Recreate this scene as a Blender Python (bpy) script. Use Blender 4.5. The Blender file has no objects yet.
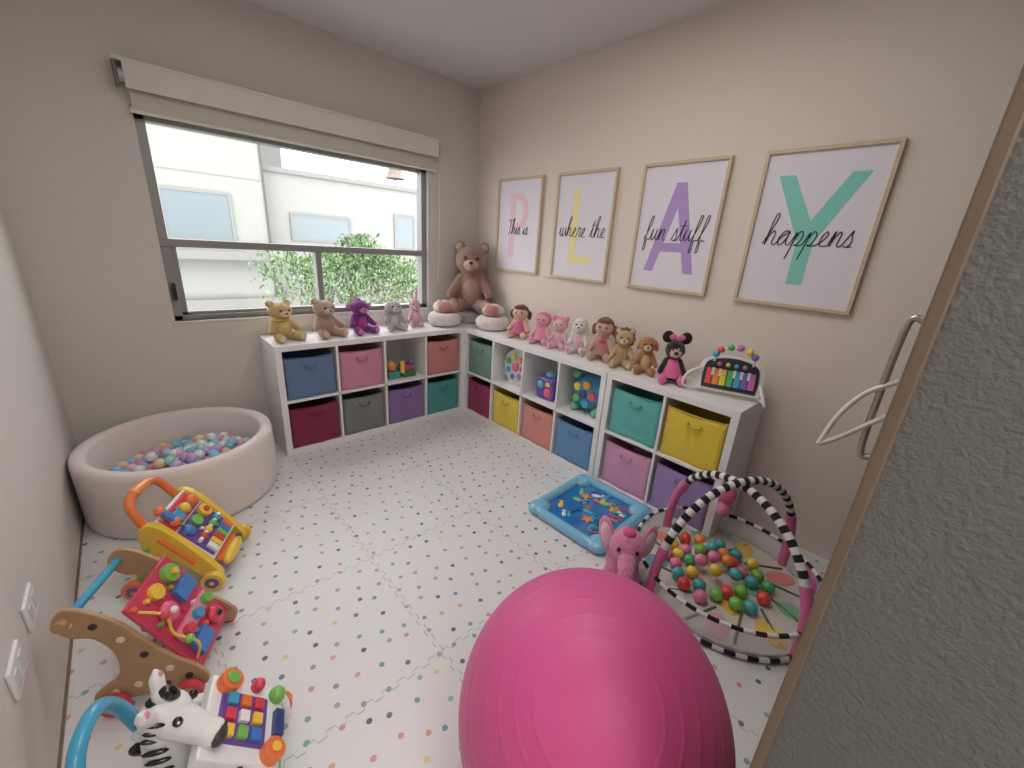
import bpy, bmesh, math, random
from mathutils import Vector, Matrix, Euler
random.seed(7)
pi=math.pi
SC=bpy.context.scene
COL=bpy.context.collection
def srgb(c):
    return tuple(((x/255)/12.92 if x/255<=0.04045 else (((x/255)+0.055)/1.055)**2.4) for x in c)
MATS={}
def mat(rgb,rough=0.5,bump=0,bscale=200,sheen=0,metal=0,coat=0,name=None,vary=0,trans=0,alpha=1,sss=0):
    key=(tuple(rgb),rough,bump,bscale,sheen,metal,coat,vary,trans,alpha)
    if key in MATS: return MATS[key]
    m=bpy.data.materials.new(name or 'mat_%d_%d_%d'%tuple(int(v) for v in rgb)); m.use_nodes=True
    n=m.node_tree.nodes; l=m.node_tree.links; b=n['Principled BSDF']
    c=srgb(rgb)+(1,)
    b.inputs['Base Color'].default_value=c
    b.inputs['Roughness'].default_value=rough
    b.inputs['Metallic'].default_value=metal
    b.inputs['Coat Weight'].default_value=coat
    b.inputs['Sheen Weight'].default_value=sheen
    b.inputs['Alpha'].default_value=alpha
    tc=n.new('ShaderNodeTexCoord')
    if vary:
        nz=n.new('ShaderNodeTexNoise'); nz.inputs['Scale'].default_value=bscale*.25; nz.inputs['Detail'].default_value=4
        l.new(tc.outputs['Object'],nz.inputs['Vector'])
        mx=n.new('ShaderNodeMix'); mx.data_type='RGBA'
        l.new(nz.outputs['Fac'],mx.inputs[0])
        mx.inputs[6].default_value=tuple(v*(1-vary) for v in c[:3])+(1,)
        mx.inputs[7].default_value=tuple(min(1,v*(1+vary)) for v in c[:3])+(1,)
        l.new(mx.outputs[2],b.inputs['Base Color'])
    if bump:
        nz=n.new('ShaderNodeTexNoise'); nz.inputs['Scale'].default_value=bscale; nz.inputs['Detail'].default_value=3
        l.new(tc.outputs['Object'],nz.inputs['Vector'])
        bp=n.new('ShaderNodeBump'); bp.inputs['Strength'].default_value=bump; bp.inputs['Distance'].default_value=.01
        l.new(nz.outputs['Fac'],bp.inputs['Height']); l.new(bp.outputs['Normal'],b.inputs['Normal'])
    MATS[key]=m; return m
def plastic(rgb): return mat(rgb,.35,coat=.3)
def fab(rgb): return mat(rgb,.9,bump=.35,bscale=350,sheen=.2,vary=.1)
def fur(rgb): return mat(rgb,.95,bump=.9,bscale=160,sheen=.4,vary=.22)
fuzz=bpy.data.textures.new('fuzz','CLOUDS'); fuzz.noise_scale=.012; fuzz.noise_depth=2

def xf(g,M): return ([M@Vector(v) for v in g[0]],g[1])
def mv(g,t=(0,0,0),r=(0,0,0),s=(1,1,1)):
    M=Matrix.Translation(t)@Euler(r).to_matrix().to_4x4()@Matrix.Diagonal((*s,1))
    return xf(g,M)
def box(c,s,r=(0,0,0)):
    v=[(x*s[0]/2,y*s[1]/2,z*s[2]/2) for x in(-1,1) for y in(-1,1) for z in(-1,1)]
    f=[(0,1,3,2),(4,6,7,5),(0,4,5,1),(2,3,7,6),(0,2,6,4),(1,5,7,3)]
    return mv((v,f),c,r)
def bx(x0,x1,y0,y1,z0,z1): return box(((x0+x1)/2,(y0+y1)/2,(z0+z1)/2),(abs(x1-x0),abs(y1-y0),abs(z1-z0)))
def ell(c,r,rot=(0,0,0),n=20):
    if not hasattr(r,'__len__'): r=(r,r,r)
    m=max(6,n//2); v=[(0,0,1)]; f=[]
    for i in range(1,m):
        a=pi*i/m
        for j in range(n):
            b=2*pi*j/n; v.append((math.sin(a)*math.cos(b),math.sin(a)*math.sin(b),math.cos(a)))
    v.append((0,0,-1))
    for j in range(n):
        k=(j+1)%n
        f.append((0,1+j,1+k))
        for i in range(m-2):
            a=1+i*n; f.append((a+j,a+n+j,a+n+k,a+k))
        a=1+(m-2)*n; f.append((a+j,len(v)-1,a+k))
    return mv((v,f),c,rot,r)
def frame(d):
    d=Vector(d).normalized(); a=Vector((0,0,1)) if abs(d.z)<.9 else Vector((1,0,0))
    x=a.cross(d).normalized(); return x,d.cross(x)
def tube(P,r,n=12,closed=False,cap=True):
    P=[Vector(p) for p in P]; N=len(P)
    if not hasattr(r,'__len__'): r=[r]*N
    v=[];f=[];x=None
    for i in range(N):
        if closed: d=P[(i+1)%N]-P[i-1]
        else: d=P[min(i+1,N-1)]-P[max(i-1,0)]
        if d.length<1e-9: d=Vector((0,0,1))
        d.normalize()
        if x is None: x,_=frame(d)
        x=(x-d*x.dot(d)); x=x.normalized() if x.length>1e-6 else frame(d)[0]
        y=d.cross(x)
        for j in range(n):
            a=2*pi*j/n; v.append(P[i]+(x*math.cos(a)+y*math.sin(a))*r[i])
    for i in range(N if closed else N-1):
        q=(i+1)%N
        for j in range(n):
            k=(j+1)%n; f.append((i*n+j,i*n+k,q*n+k,q*n+j))
    if not closed and cap:
        f.append(tuple(reversed(range(n)))); f.append(tuple((N-1)*n+j for j in range(n)))
    return (v,f)
def cyl(p,q,r,r2=None,n=24): return tube([p,q],[r,r if r2 is None else r2],n)
def cat(P,k=8,closed=False):
    P=[Vector(p) for p in P];N=len(P);o=[]
    for i in range(N if closed else N-1):
        if closed: a,b,c,d=P[i-1],P[i],P[(i+1)%N],P[(i+2)%N]
        else: a,b,c,d=P[max(i-1,0)],P[i],P[i+1],P[min(i+2,N-1)]
        for j in range(k):
            t=j/k; o.append(.5*((2*b)+(c-a)*t+(2*a-5*b+4*c-d)*t*t+(3*b-a-3*c+d)*t**3))
    if not closed:o.append(P[-1])
    return o
def cat2(P,k=5): return [(p.x,p.y) for p in cat([(a,b,0) for a,b in P],k,True)]
def capsule(p,q,r1,r2=None,n=16):
    r2=r1 if r2 is None else r2; p=Vector(p);q=Vector(q);d=(q-p).normalized();P=[];R=[]
    for i in range(6):
        a=pi/2*(i/5); P.append(p-d*r1*math.cos(a)); R.append(max(1e-4,r1*math.sin(a)))
    for i in range(6):
        a=pi/2*(i/5); P.append(q+d*r2*math.sin(a)); R.append(max(1e-4,r2*math.cos(a)))
    return tube(P,R,n)
def torus(c,R,r,rot=(0,0,0),n=32,m=12,sx=1,sy=1):
    return mv(tube([(R*sx*math.cos(2*pi*i/n),R*sy*math.sin(2*pi*i/n),0) for i in range(n)],r,m,True),c,rot)
def lathe(prof,n=48,c=(0,0,0)):
    v=[];f=[]
    for r,z in prof:
        for j in range(n):
            a=2*pi*j/n; v.append((c[0]+r*math.cos(a),c[1]+r*math.sin(a),c[2]+z))
    m=len(prof)
    for i in range(m-1):
        for j in range(n):
            k=(j+1)%n; f.append((i*n+j,i*n+k,(i+1)*n+k,(i+1)*n+j))
    return (v,f)
def prism(poly,h,M=None):
    n=len(poly); v=[(p[0],p[1],0) for p in poly]+[(p[0],p[1],h) for p in poly]
    f=[tuple(reversed(range(n))),tuple(range(n,2*n))]+[(i,(i+1)%n,n+(i+1)%n,n+i) for i in range(n)]
    g=(v,f)
    return xf(g,M) if M else g
def prismXZ(poly,y0,y1):
    M=Matrix(((1,0,0,0),(0,0,1,y0),(0,1,0,0),(0,0,0,1)))
    return prism(poly,y1-y0,M)

def make(name,items,parent=None,loc=(0,0,0),rot=(0,0,0),bevel=0,sub=0,remesh=0,smooth=True,ang=40,scale=1,fz=0):
    me=bpy.data.meshes.new(name); V=[];F=[];MI=[];ms=[]
    for g,m in items:
        if m not in ms: ms.append(m)
        o=len(V); V+= [tuple(x) for x in g[0]]; F+=[tuple(i+o for i in f) for f in g[1]]; MI+=[ms.index(m)]*len(g[1])
    me.from_pydata(V,[],F)
    for m in ms: me.materials.append(m)
    me.polygons.foreach_set('material_index',MI)
    bm=bmesh.new(); bm.from_mesh(me); bmesh.ops.recalc_face_normals(bm,faces=bm.faces); bm.to_mesh(me); bm.free()
    if smooth:
        me.polygons.foreach_set('use_smooth',[True]*len(F)); me.set_sharp_from_angle(angle=math.radians(ang))
    me.update()
    o=bpy.data.objects.new(name,me); COL.objects.link(o)
    o.location=loc; o.rotation_euler=rot; o.scale=(scale,)*3
    if parent: o.parent=parent
    if remesh:
        r=o.modifiers.new('r','REMESH'); r.mode='VOXEL'; r.voxel_size=remesh; r.use_smooth_shade=True
        s=o.modifiers.new('s','SMOOTH'); s.iterations=5; s.factor=.5
    if fz:
        d=o.modifiers.new('d','DISPLACE'); d.texture=fuzz; d.strength=fz; d.mid_level=.5
    if bevel:
        b=o.modifiers.new('b','BEVEL'); b.width=bevel; b.segments=3; b.limit_method='ANGLE'; b.angle_limit=math.radians(35)
    return o
def group(name,loc=(0,0,0),rz=0,scale=1):
    e=bpy.data.objects.new(name,None); COL.objects.link(e); e.location=loc; e.rotation_euler=(0,0,rz); e.scale=(scale,)*3
    e.empty_display_size=.05
    return e

# ================= ROOM =================
W=2.84; H=2.68; YF=-3.19
wallm=mat((213,207,200),.9,bump=.1,bscale=90,vary=.02,name='wall_paint')
wallr=mat((226,214,204),.9,bump=.1,bscale=90,vary=.02,name='wall_paint_warm')
ceilm=mat((217,214,211),.95,name='ceiling_paint')
WX0,WX1,WZ0,WZ1=-2.29,-.515,.895,2.02
make('wall_back',[(bx(-W-.15,WX0,0,.15,0,H),wallm),(bx(WX1,.15,0,.15,0,H),wallm),(bx(WX0,WX1,0,.15,0,WZ0),wallm),(bx(WX0,WX1,0,.15,WZ1,H),wallm)])
make('wall_right',[(bx(0,.15,YF-.25,0,0,H),wallr)])
make('wall_left',[(bx(-W-.15,-W,-4.6,0,0,H),wallm)])
stucco=mat((116,116,114),.95,bump=.3,bscale=170,vary=.06,name='stucco_gray')
make('wall_front',[(bx(-1.98,0,YF-.26,YF,0,H),stucco),(bx(-W,-1.98,YF-.26,YF,2.25,H),stucco)])
make('wall_hall',[(bx(-W-.15,-1.2,-4.7,-4.6,0,H),wallm),(bx(-1.3,-1.2,-4.6,YF-.26,0,H),wallm)])
make('ceiling',[(bx(-W-.15,.15,-4.7,.15,H,H+.1),ceilm)])
woodtrim=mat((122,104,88),.5,vary=.15,bscale=60,name='door_wood')
make('trim_1',[(bx(-1.985,-1.94,YF,YF+.011,0,2.25),woodtrim)],bevel=.002)
make('trim_2',[(bx(-W,-W+.006,-3.2,-.0,0,.012),woodtrim)])

def floor_mat():
    m=bpy.data.materials.new('foam_mat_dots'); m.use_nodes=True; n=m.node_tree.nodes; l=m.node_tree.links; b=n['Principled BSDF']
    tc=n.new('ShaderNodeTexCoord'); mp=n.new('ShaderNodeMapping'); mp.inputs['Rotation'].default_value=(0,0,.35)
    l.new(tc.outputs['Object'],mp.inputs['Vector'])
    v=n.new('ShaderNodeTexVoronoi'); v.voronoi_dimensions='2D'; v.inputs['Scale'].default_value=12.0; v.inputs['Randomness'].default_value=.5
    l.new(mp.outputs[0],v.inputs['Vector'])
    sx=n.new('ShaderNodeSeparateColor'); l.new(v.outputs['Color'],sx.inputs[0])
    cr=n.new('ShaderNodeValToRGB'); cr.color_ramp.interpolation='CONSTANT'
    cols=[(110,155,170),(218,172,156),(105,122,138),(226,204,150),(125,172,155),(200,155,172),(160,148,182),(85,110,125),(218,156,150),(150,185,178)]
    e=cr.color_ramp.elements
    e[0].color=srgb(cols[0])+(1,); e[1].position=.1; e[1].color=srgb(cols[1])+(1,)
    for i in range(2,len(cols)):
        x=e.new(i/len(cols)); x.color=srgb(cols[i])+(1,)
    l.new(sx.outputs[0],cr.inputs[0])
    lt=n.new('ShaderNodeMath'); lt.operation='LESS_THAN'; lt.inputs[1].default_value=.112
    l.new(v.outputs['Distance'],lt.inputs[0])
    mx=n.new('ShaderNodeMix'); mx.data_type='RGBA'; l.new(lt.outputs[0],mx.inputs[0]); mx.inputs[6].default_value=srgb((226,225,226))+(1,)
    l.new(cr.outputs[0],mx.inputs[7])
    sp=n.new('ShaderNodeSeparateXYZ'); l.new(tc.outputs['Object'],sp.inputs[0])
    def M(op,a,bb=None,c=None):
        k=n.new('ShaderNodeMath'); k.operation=op
        for i,x in enumerate((a,bb,c)):
            if x is None: continue
            if isinstance(x,(int,float)): k.inputs[i].default_value=x
            else: l.new(x,k.inputs[i])
        return k.outputs[0]
    def seam(A,B,off):
        w=M('SINE',M('MULTIPLY',B,2*pi/.06)); w=M('MULTIPLY',w,3.5); w=M('MINIMUM',M('MAXIMUM',w,-1),1)
        a=M('ADD',M('ADD',A,off),M('MULTIPLY',w,.008))
        fr=M('FRACT',M('DIVIDE',a,.62)); d=M('ABSOLUTE',M('SUBTRACT',fr,.5))
        return M('LESS_THAN',d,.0036)
    s=M('MAXIMUM',seam(sp.outputs[0],sp.outputs[1],10.2),seam(sp.outputs[1],sp.outputs[0],10.0))
    m2=n.new('ShaderNodeMix'); m2.data_type='RGBA'; l.new(M('MULTIPLY',s,.85),m2.inputs[0]); l.new(mx.outputs[2],m2.inputs[6]); m2.inputs[7].default_value=srgb((182,180,181))+(1,)
    l.new(m2.outputs[2],b.inputs['Base Color']); b.inputs['Roughness'].default_value=.42
    bp=n.new('ShaderNodeBump'); bp.inputs['Strength'].default_value=.5; bp.inputs['Distance'].default_value=.004; bp.invert=True
    l.new(s,bp.inputs['Height']); l.new(bp.outputs[0],b.inputs['Normal'])
    return m
make('floor',[(bx(-W-.15,.15,-4.7,.15,-.1,0),floor_mat())])

# ---- window
alu=mat((150,150,150),.4,metal=.3,name='aluminium')
g=group('window_1')
fr=[]
x0,x1,z0,z1=WX0,WX1,WZ0,WZ1; t=.045
fr+= [bx(x0,x1,.03,.11,z0,z0+.03),bx(x0,x1,.03,.11,z1-t,z1),bx(x0,x0+t,.03,.11,z0,z1),bx(x1-t,x1,.03,.11,z0,z1),
      bx(x0,x1,.025,.10,1.33,1.375),bx(-1.43,-1.39,.03,.10,z0,1.33),
      bx(x0+t,x0+t+.03,.045,.085,z0+.03,1.33),bx(x0+t,-1.43,.045,.085,z0+.03,z0+.05)]
make('frame',[(q,alu) for q in fr],g,bevel=.003)
make('latch',[(bx(-2.275,-2.255,.0,.03,1.02,1.12),mat((40,40,45),.4)),(bx(-2.272,-2.258,-.012,.0,1.05,1.10),mat((40,40,45),.4))],g)
gl=bpy.data.materials.new('glass'); gl.use_nodes=True; n=gl.node_tree.nodes; n.clear()
o=n.new('ShaderNodeOutputMaterial'); mxs=n.new('ShaderNodeMixShader'); mxs.inputs[0].default_value=.04
tr=n.new('ShaderNodeBsdfTransparent'); gs=n.new('ShaderNodeBsdfGlossy'); gs.inputs['Roughness'].default_value=.02
gl.node_tree.links.new(tr.outputs[0],mxs.inputs[1]); gl.node_tree.links.new(gs.outputs[0],mxs.inputs[2]); gl.node_tree.links.new(mxs.outputs[0],o.inputs[0])
make('glass_pane',[(bx(x0+t,x1-t,.07,.074,z0+.03,z1-t),gl)],g)
sillm=mat((215,212,208),.5)
make('sill',[(bx(x0-.01,x1+.01,-.008,.03,z0-.015,z0),sillm)],g,bevel=.003)

# ---- roller blind
g=group('roller_blind')
bl=mat((205,200,190),.85,bump=.1,bscale=400); bl2=mat((222,217,208),.85)
make('fabric_sheet',[(bx(-2.29,-.475,-.047,-.044,2.0,2.17),bl)],g)
make('front_flap',[(bx(-2.30,-.465,-.088,-.085,2.09,2.205),bl2)],g)
make('head_rail',[(bx(-2.335,-.45,-.088,-.003,2.205,2.222),bl2),(bx(-2.335,-2.322,-.08,-.003,2.10,2.205),mat((120,116,110),.6)),(bx(-.463,-.45,-.08,-.003,2.10,2.205),mat((160,156,150),.6))],g,bevel=.003)
make('roll',[(cyl((-2.32,-.05,2.15),(-.465,-.05,2.15),.03),bl)],g)
make('hem_bar',[(cyl((-2.30,-.046,2.0),(-.465,-.046,2.0),.011),bl2)],g)
make('chain',[(tube([(-.45,-.075,2.15),(-.45,-.07,1.5),(-.45,-.06,1.12)],.002,6),mat((225,225,225),.4))],g)

# ---- posters
def stroke_text(txt,size,thick):
    G={'a':([[(0,.05),(.35,.6),(.75,.95),(.45,1),(.15,.55),(.25,.05),(.5,.05),(.75,.6),(.8,.95),(.75,.3),(.9,0),(1.1,.05)]],1.1),
    'e':([[(0,.05),(.35,.4),(.55,.8),(.4,1),(.18,.6),(.25,.1),(.5,0),(.8,.05)]],.8),
    'h':([[(0,.05),(.35,1.2),(.5,2.1),(.3,2.2),(.2,1.5),(.2,0),(.3,.6),(.55,1),(.72,.8),(.7,.2),(.85,0),(1.0,.05)]],1.0),
    'i':([[(0,.05),(.25,.95),(.22,.3),(.35,0),(.5,.05)],[(.26,1.38),(.28,1.45),(.3,1.5)]],.5),
    's':([[(0,.05),(.3,.9),(.38,1.08),(.42,.8),(.55,.35),(.4,.02),(.15,.05),(.4,0),(.7,.05)]],.7),
    't':([[(0,.05),(.3,1.2),(.35,1.8),(.28,.6),(.35,.05),(.6,.05)],[(.0,1.3),(.6,1.35)]],.6),
    'n':([[(0,.05),(.15,.95),(.2,.9),(.15,0),(.25,.6),(.5,1),(.62,.8),(.6,.2),(.72,0),(.9,.05)]],.9),
    'u':([[(0,.05),(.15,1),(.13,.3),(.3,0),(.55,.4),(.62,1),(.6,.3),(.75,0),(.9,.05)]],.9),
    'r':([[(0,.05),(.25,.95),(.3,1.1),(.4,.9),(.6,.92),(.52,.3),(.6,0),(.75,.05)]],.75),
    'w':([[(0,.3),(.1,1),(.12,.3),(.3,0),(.5,.4),(.55,.95),(.55,.3),(.75,0),(.98,.5),(1.0,1),(1.05,.5),(1.2,.05)]],1.2),
    'p':([[(0,.05),(.25,.95),(.2,0),(.1,-1),(.15,-.6),(.25,.4),(.5,1),(.75,.7),(.6,.1),(.35,.05),(.6,-.02),(.95,.05)]],.95),
    'f':([[(0,.05),(.4,1.3),(.5,2.1),(.3,2.1),(.2,1.2),(.15,-.6),(.2,-1),(.38,-.8),(.3,0),(.7,.05)]],.7),
    'T':([[(-.1,1.8),(.3,2.05),(1.2,2.0)],[(.6,2.02),(.5,1),(.4,0),(.2,-.05)]],.9),' ':([],.7)}
    out=[];x=0
    for ch in txt:
        S,a=G[ch]
        for s in S: out.append([(x+p[0]+p[1]*.18,p[1]) for p in s])
        x+=a
    k=size/x
    return [[((p[0]-x/2)*k,(p[1]-.5)*k*1.12-.034) for p in s] for s in out]
def arcpts(cx,cy,rx,ry,a0,a1,n=14): return [(cx+rx*math.cos(a0+(a1-a0)*i/n),cy+ry*math.sin(a0+(a1-a0)*i/n)) for i in range(n+1)]
oak=mat((205,184,156),.5,vary=.12,bscale=80,name='oak'); paper=mat((228,223,232),.6,name='paper'); ink=mat((25,22,28),.6)
posters=[(-.3146,'P',(238,200,212),'This is',.24),(-.98,'L',(240,228,168),'where the',.41),(-1.676,'A',(182,152,208),'fun stuff',.38),(-2.352,'Y',(134,208,196),'happens',.37)]
for y0,ch,colr,txt,tw in posters:
    w=.515;h=.728;g=group('framed_poster',(0,y0-w/2,1.618))
    b=.017
    make('frame',[(bx(-.028,-.002,-w/2,w/2,h/2-b,h/2),oak),(bx(-.028,-.002,-w/2,w/2,-h/2,-h/2+b),oak),(bx(-.028,-.002,-w/2,-w/2+b,-h/2+b,h/2-b),oak),(bx(-.028,-.002,w/2-b,w/2,-h/2+b,h/2-b),oak)],g,bevel=.002)
    make('print_sheet',[(bx(-.014,-.004,-w/2+b,w/2-b,-h/2+b,h/2-b),paper)],g)
    cnt=[0]
    def P2(poly,th=.0012):
        x=-.0152-.0002*cnt[0]; cnt[0]+=1
        M=Matrix(((0,0,1,x),(-1,0,0,0),(0,1,0,0),(0,0,0,1)))
        return prism(poly,th,M)
    s=.06; T=.25;L=[]
    if ch=='P': L=[P2([(-.10,-T),(-.10+s,-T),(-.10+s,T),(-.10,T)]),P2([(-.05,T),(0.0,T)]+arcpts(0,.11,.11,.14,pi/2,-pi/2)+[(-.05,-.03),(-.05,.025),(0,.025)]+arcpts(0,.11,.055,.085,-pi/2,pi/2)+[(-.05,.195)])]
    if ch=='L': L=[P2([(-.10,-T),(-.10+s,-T),(-.10+s,T),(-.10,T)]),P2([(-.05,-T),(.11,-T),(.11,-T+.055),(-.05,-T+.055)])]
    if ch=='A': L=[P2([(-.16,-T),(-.10,-T),(.035,T),(-.03,T)]),P2([(.16,-T),(.10,-T),(-.035,T),(.03,T)][::-1]),P2([(-.10,-.13),(.10,-.13),(.085,-.08),(-.085,-.08)])]
    if ch=='Y': L=[P2([(-.18,T),(-.11,T),(.035,-.02),(-.035,-.05)]),P2([(.18,T),(.11,T),(-.035,-.02),(.035,-.05)][::-1]),P2([(-.034,-T),(.034,-T),(.034,-.02),(-.034,-.02)])]
    make('letter_print',[(q,mat(colr,.7)) for q in L],g,smooth=False)
    it=[]
    for s_ in stroke_text(txt,tw,.003):
        it.append((tube([(-.0172,-p[0],p[1]) for p in cat([(a,b_,0) for a,b_ in s_],6)],.0022,6),ink))
    make('script_print',it,g)

# ================= SHELVES =================
white=mat((238,237,236),.45,name='white_laminate')
D=.39;SH=.77
def shelf(name,loc,rz,cols):
    Wd={4:1.47,2:.77}[cols]
    g=group(name,loc,rz); T=.038;it=[bx(0,Wd,-D,0,SH-T,SH),bx(0,Wd,-D,0,0,T),bx(0,T,-D,0,T,SH-T),bx(Wd-T,Wd,-D,0,T,SH-T),bx(T,Wd-T,-D,0,SH/2-.008,SH/2+.008)]
    cw=(Wd-2*T-(cols-1)*.016)/cols
    for i in range(1,cols):
        x=T+i*cw+(i-1)*.016; it.append(bx(x,x+.016,-D,0,T,SH-T))
    it.append(bx(T,Wd-T,-.006,-.001,T,SH-T))
    make('carcass',[(q,white) for q in it],g,bevel=.0015)
    return [T+cw/2+i*(cw+.016) for i in range(cols)]
def place(loc,rz,x,y,z):
    c,s=math.cos(rz),math.sin(rz); return (loc[0]+c*x-s*y,loc[1]+s*x+c*y,loc[2]+z)
def bin_(loc,rz,rgb):
    m=fab(rgb); g=group('fabric_storage_bin',loc,rz); w=.312;d=.355;h=.285
    V=[];F=[];nx,nz=14,12; ph=random.uniform(0,6)
    for j in range(nz+1):
        for i in range(nx+1):
            u=i/nx;v=j/nz; sag=-.008*math.sin(pi*u)*v**2*(1+.3*math.sin(9*u)); bul=-.006*math.sin(pi*u)*math.sin(pi*v)
            V.append((-w/2+w*u,-d/2+bul+.0035*math.sin(8*u+6*v+ph)*math.sin(pi*u),h*v+sag*v))
    for j in range(nz):
        for i in range(nx):
            a=j*(nx+1)+i; F.append((a,a+1,a+nx+2,a+nx+1))
    fp=make('front_panel',[((V,F),m)],g); so=fp.modifiers.new('so','SOLIDIFY'); so.thickness=.006; so.offset=-1
    make('body',[(bx(-w/2,w/2,d/2-.006,d/2,0,h),m),(bx(-w/2,-w/2+.006,-d/2,d/2,0,h),m),(bx(w/2-.006,w/2,-d/2,d/2,0,h),m),(bx(-w/2,w/2,-d/2,d/2,0,.006),m)],g,bevel=.002)
    dk=fab(tuple(max(0,c*.85) for c in rgb))
    make('top_hem',[(tube(cat([(-w/2,-d/2,h),(0,-d/2,h-.009),(w/2,-d/2,h)],5)+[(w/2,d/2,h),(-w/2,d/2,h)],.0045,8,True),dk)],g)
    make('pull_handle',[(tube(cat([(-.035,-d/2-.006,h*.8),(-.033,-d/2-.016,h*.77),(0,-d/2-.02,h*.745),(.033,-d/2-.016,h*.77),(.035,-d/2-.006,h*.8)],5),.0055,8),dk),
        (ell((-.035,-d/2-.006,h*.8),(.01,.004,.01),n=10),dk),(ell((.035,-d/2-.006,h*.8),(.01,.004,.01),n=10),dk)],g)
Z=[SH/2+.009,.039]
locL=(-D-1.47,-.001,0); xsL=shelf('cube_shelf',locL,0,4)
binsL=[[(104,128,164),(210,142,166),None,(208,134,128)],[(138,38,78),(126,130,128),(142,114,168),(78,156,156)]]
for r in range(2):
    for i in range(4):
        if binsL[r][i]: bin_(place(locL,0,xsL[i],-D/2-.0,Z[r]),0,binsL[r][i])
locR=(-.001,-D,0); rzR=-pi/2; xsR=shelf('cube_shelf',locR,rzR,4)
binsR=[[(116,152,138),None,None,None],[(158,46,98),(236,210,84),(222,150,138),(104,150,194)]]
for r in range(2):
    for i in range(4):
        if binsR[r][i]: bin_(place(locR,rzR,xsR[i],-D/2-.0,Z[r]),rzR,binsR[r][i])
locR2=(-.001,-D-1.475,0); xsR2=shelf('cube_shelf',locR2,rzR,2)
for r,row in enumerate([[(104,188,182),(238,208,72)],[(228,166,200),(168,146,200)]]):
    for i in range(2): bin_(place(locR2,rzR,xsR2[i],-D/2-.0,Z[r]),rzR,row[i])
make('corner_plinth',[(bx(-D+.002,-.002,-D+.002,-.002,0,SH-.001),white)])

# ================= PLUSH TOYS =================
BLK=mat((18,16,18),.2,coat=.5)
def plush(name,loc,rz,h,rgb,ears='bear',belly=None,muzz=None,ear_rgb=None,extra=None,foot=None,fat=1.12):
    g=group(name,loc,rz); m=fur(rgb); mz=fur(muzz or tuple(min(255,c+30) for c in rgb)); 
    s=h
    def S(gm): return mv(gm,s=(s*fat,s*fat,s))
    core=[ell((0,0,.28),(.2,.17,.28)),ell((0,-.03,.70),(.225,.2,.2)),ell((0,0,.5),(.13,.12,.12)),
      capsule((.11,-.08,.095),(.2,-.34,.09),.09,.085),capsule((-.11,-.08,.095),(-.2,-.34,.09),.09,.085),
      ell((.21,-.37,.11),(.085,.07,.11)),ell((-.21,-.37,.11),(.085,.07,.11)),
      capsule((.15,-.02,.45),(.27,-.17,.24),.07,.065),capsule((-.15,-.02,.45),(-.27,-.17,.24),.07,.065)]
    if ears=='bear': core+=[ell((.17,0,.88),(.08,.045,.08)),ell((-.17,0,.88),(.08,.045,.08))]
    if ears=='monkey': core+=[ell((.25,0,.72),(.07,.035,.085)),ell((-.25,0,.72),(.07,.035,.085)),ell((0,0,.9),(.05,.05,.06))]
    if ears=='dog': core+=[ell((.23,-.02,.68),(.05,.07,.14),(0,-.2,0)),ell((-.23,-.02,.68),(.05,.07,.14),(0,.2,0))]
    if ears=='bunny': core+=[ell((.2,-.03,.58),(.055,.05,.22),(0,-.25,0)),ell((-.2,-.03,.58),(.055,.05,.22),(0,.25,0))]
    if ears=='upbunny': core+=[ell((.09,0,1.02),(.05,.03,.2),(0,.15,0)),ell((-.09,0,1.02),(.05,.03,.2),(0,-.15,0))]
    make('body',[(S(c),m) for c in core],g,remesh=max(.0045,h*.018),fz=.008 if h<.5 else .014)
    d=[]
    if ears not in('doll','mouse'):
        d+=[(S(ell((0,-.2,.65),(.1,.08,.075))),mz),(S(ell((0,-.275,.68),(.03,.02,.022),n=10)),BLK)]
    d+=[(S(ell((.08,-.212,.74),(.022,.02,.026),n=10)),BLK),(S(ell((-.08,-.212,.74),(.022,.02,.026),n=10)),BLK)]
    if ears=='doll': d+=[(S(ell((0,-.226,.655),(.03,.01,.01),n=10)),fab((200,80,90))),(S(ell((.12,-.19,.67),(.025,.012,.02),n=10)),fab((240,150,160))),(S(ell((-.12,-.19,.67),(.025,.012,.02),n=10)),fab((240,150,160)))]
    if belly: d+=[(S(ell((0,-.1,.27),(.13,.09,.2))),fur(belly))]
    if foot: d+=[(S(ell((sx*.21,-.425,.12),(.055,.025,.07))),fur(foot)) for sx in(1,-1)]
    if ears in('bear','monkey'):
        er=fur(ear_rgb or muzz or tuple(min(255,c+35) for c in rgb)); xx,zz=(.17,.88) if ears=='bear' else (.25,.72)
        d+=[(S(ell((sx*xx,-.035,zz),(.05,.02,.05),n=12)),er) for sx in(1,-1)]
    make('face_details',d,g)
    if extra: make('outfit',[(S(a),b) for a,b in extra],g)
    return g
zt=SH+.002
make('seat_cushion',[(box((-.16,-.16,SH+.05),(.24,.24,.098),(0,0,.0)),fab((190,182,176)))],bevel=.03)
plush('teddy_bear',(-.18,-.18,zt+.102),-pi/4+.1,.63,(158,120,108),'bear',belly=(174,138,126),muzz=(194,162,146),foot=(188,154,140),fat=1.0)
plush('teddy_bear',(-1.76,-.19,zt),.25,.27,(212,180,120),'bear',belly=(222,196,120),muzz=(232,214,178),foot=(232,210,178),extra=[(torus((0,-.01,.5),.13,.04,sy=.9),fab((222,194,96)))],fat=1.25)
plush('teddy_bear',(-1.48,-.19,zt),.2,.275,(188,158,138),'bear',muzz=(218,198,178),foot=(218,198,178),extra=[(ell((.0,-.14,.5),(.07,.03,.04)),fab((200,150,150)))],fat=1.25)
plush('plush_monkey',(-1.225,-.19,zt),.1,.265,(132,44,140),'monkey',muzz=(226,124,194),belly=(190,60,160),foot=(226,124,194),fat=1.2)
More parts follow.
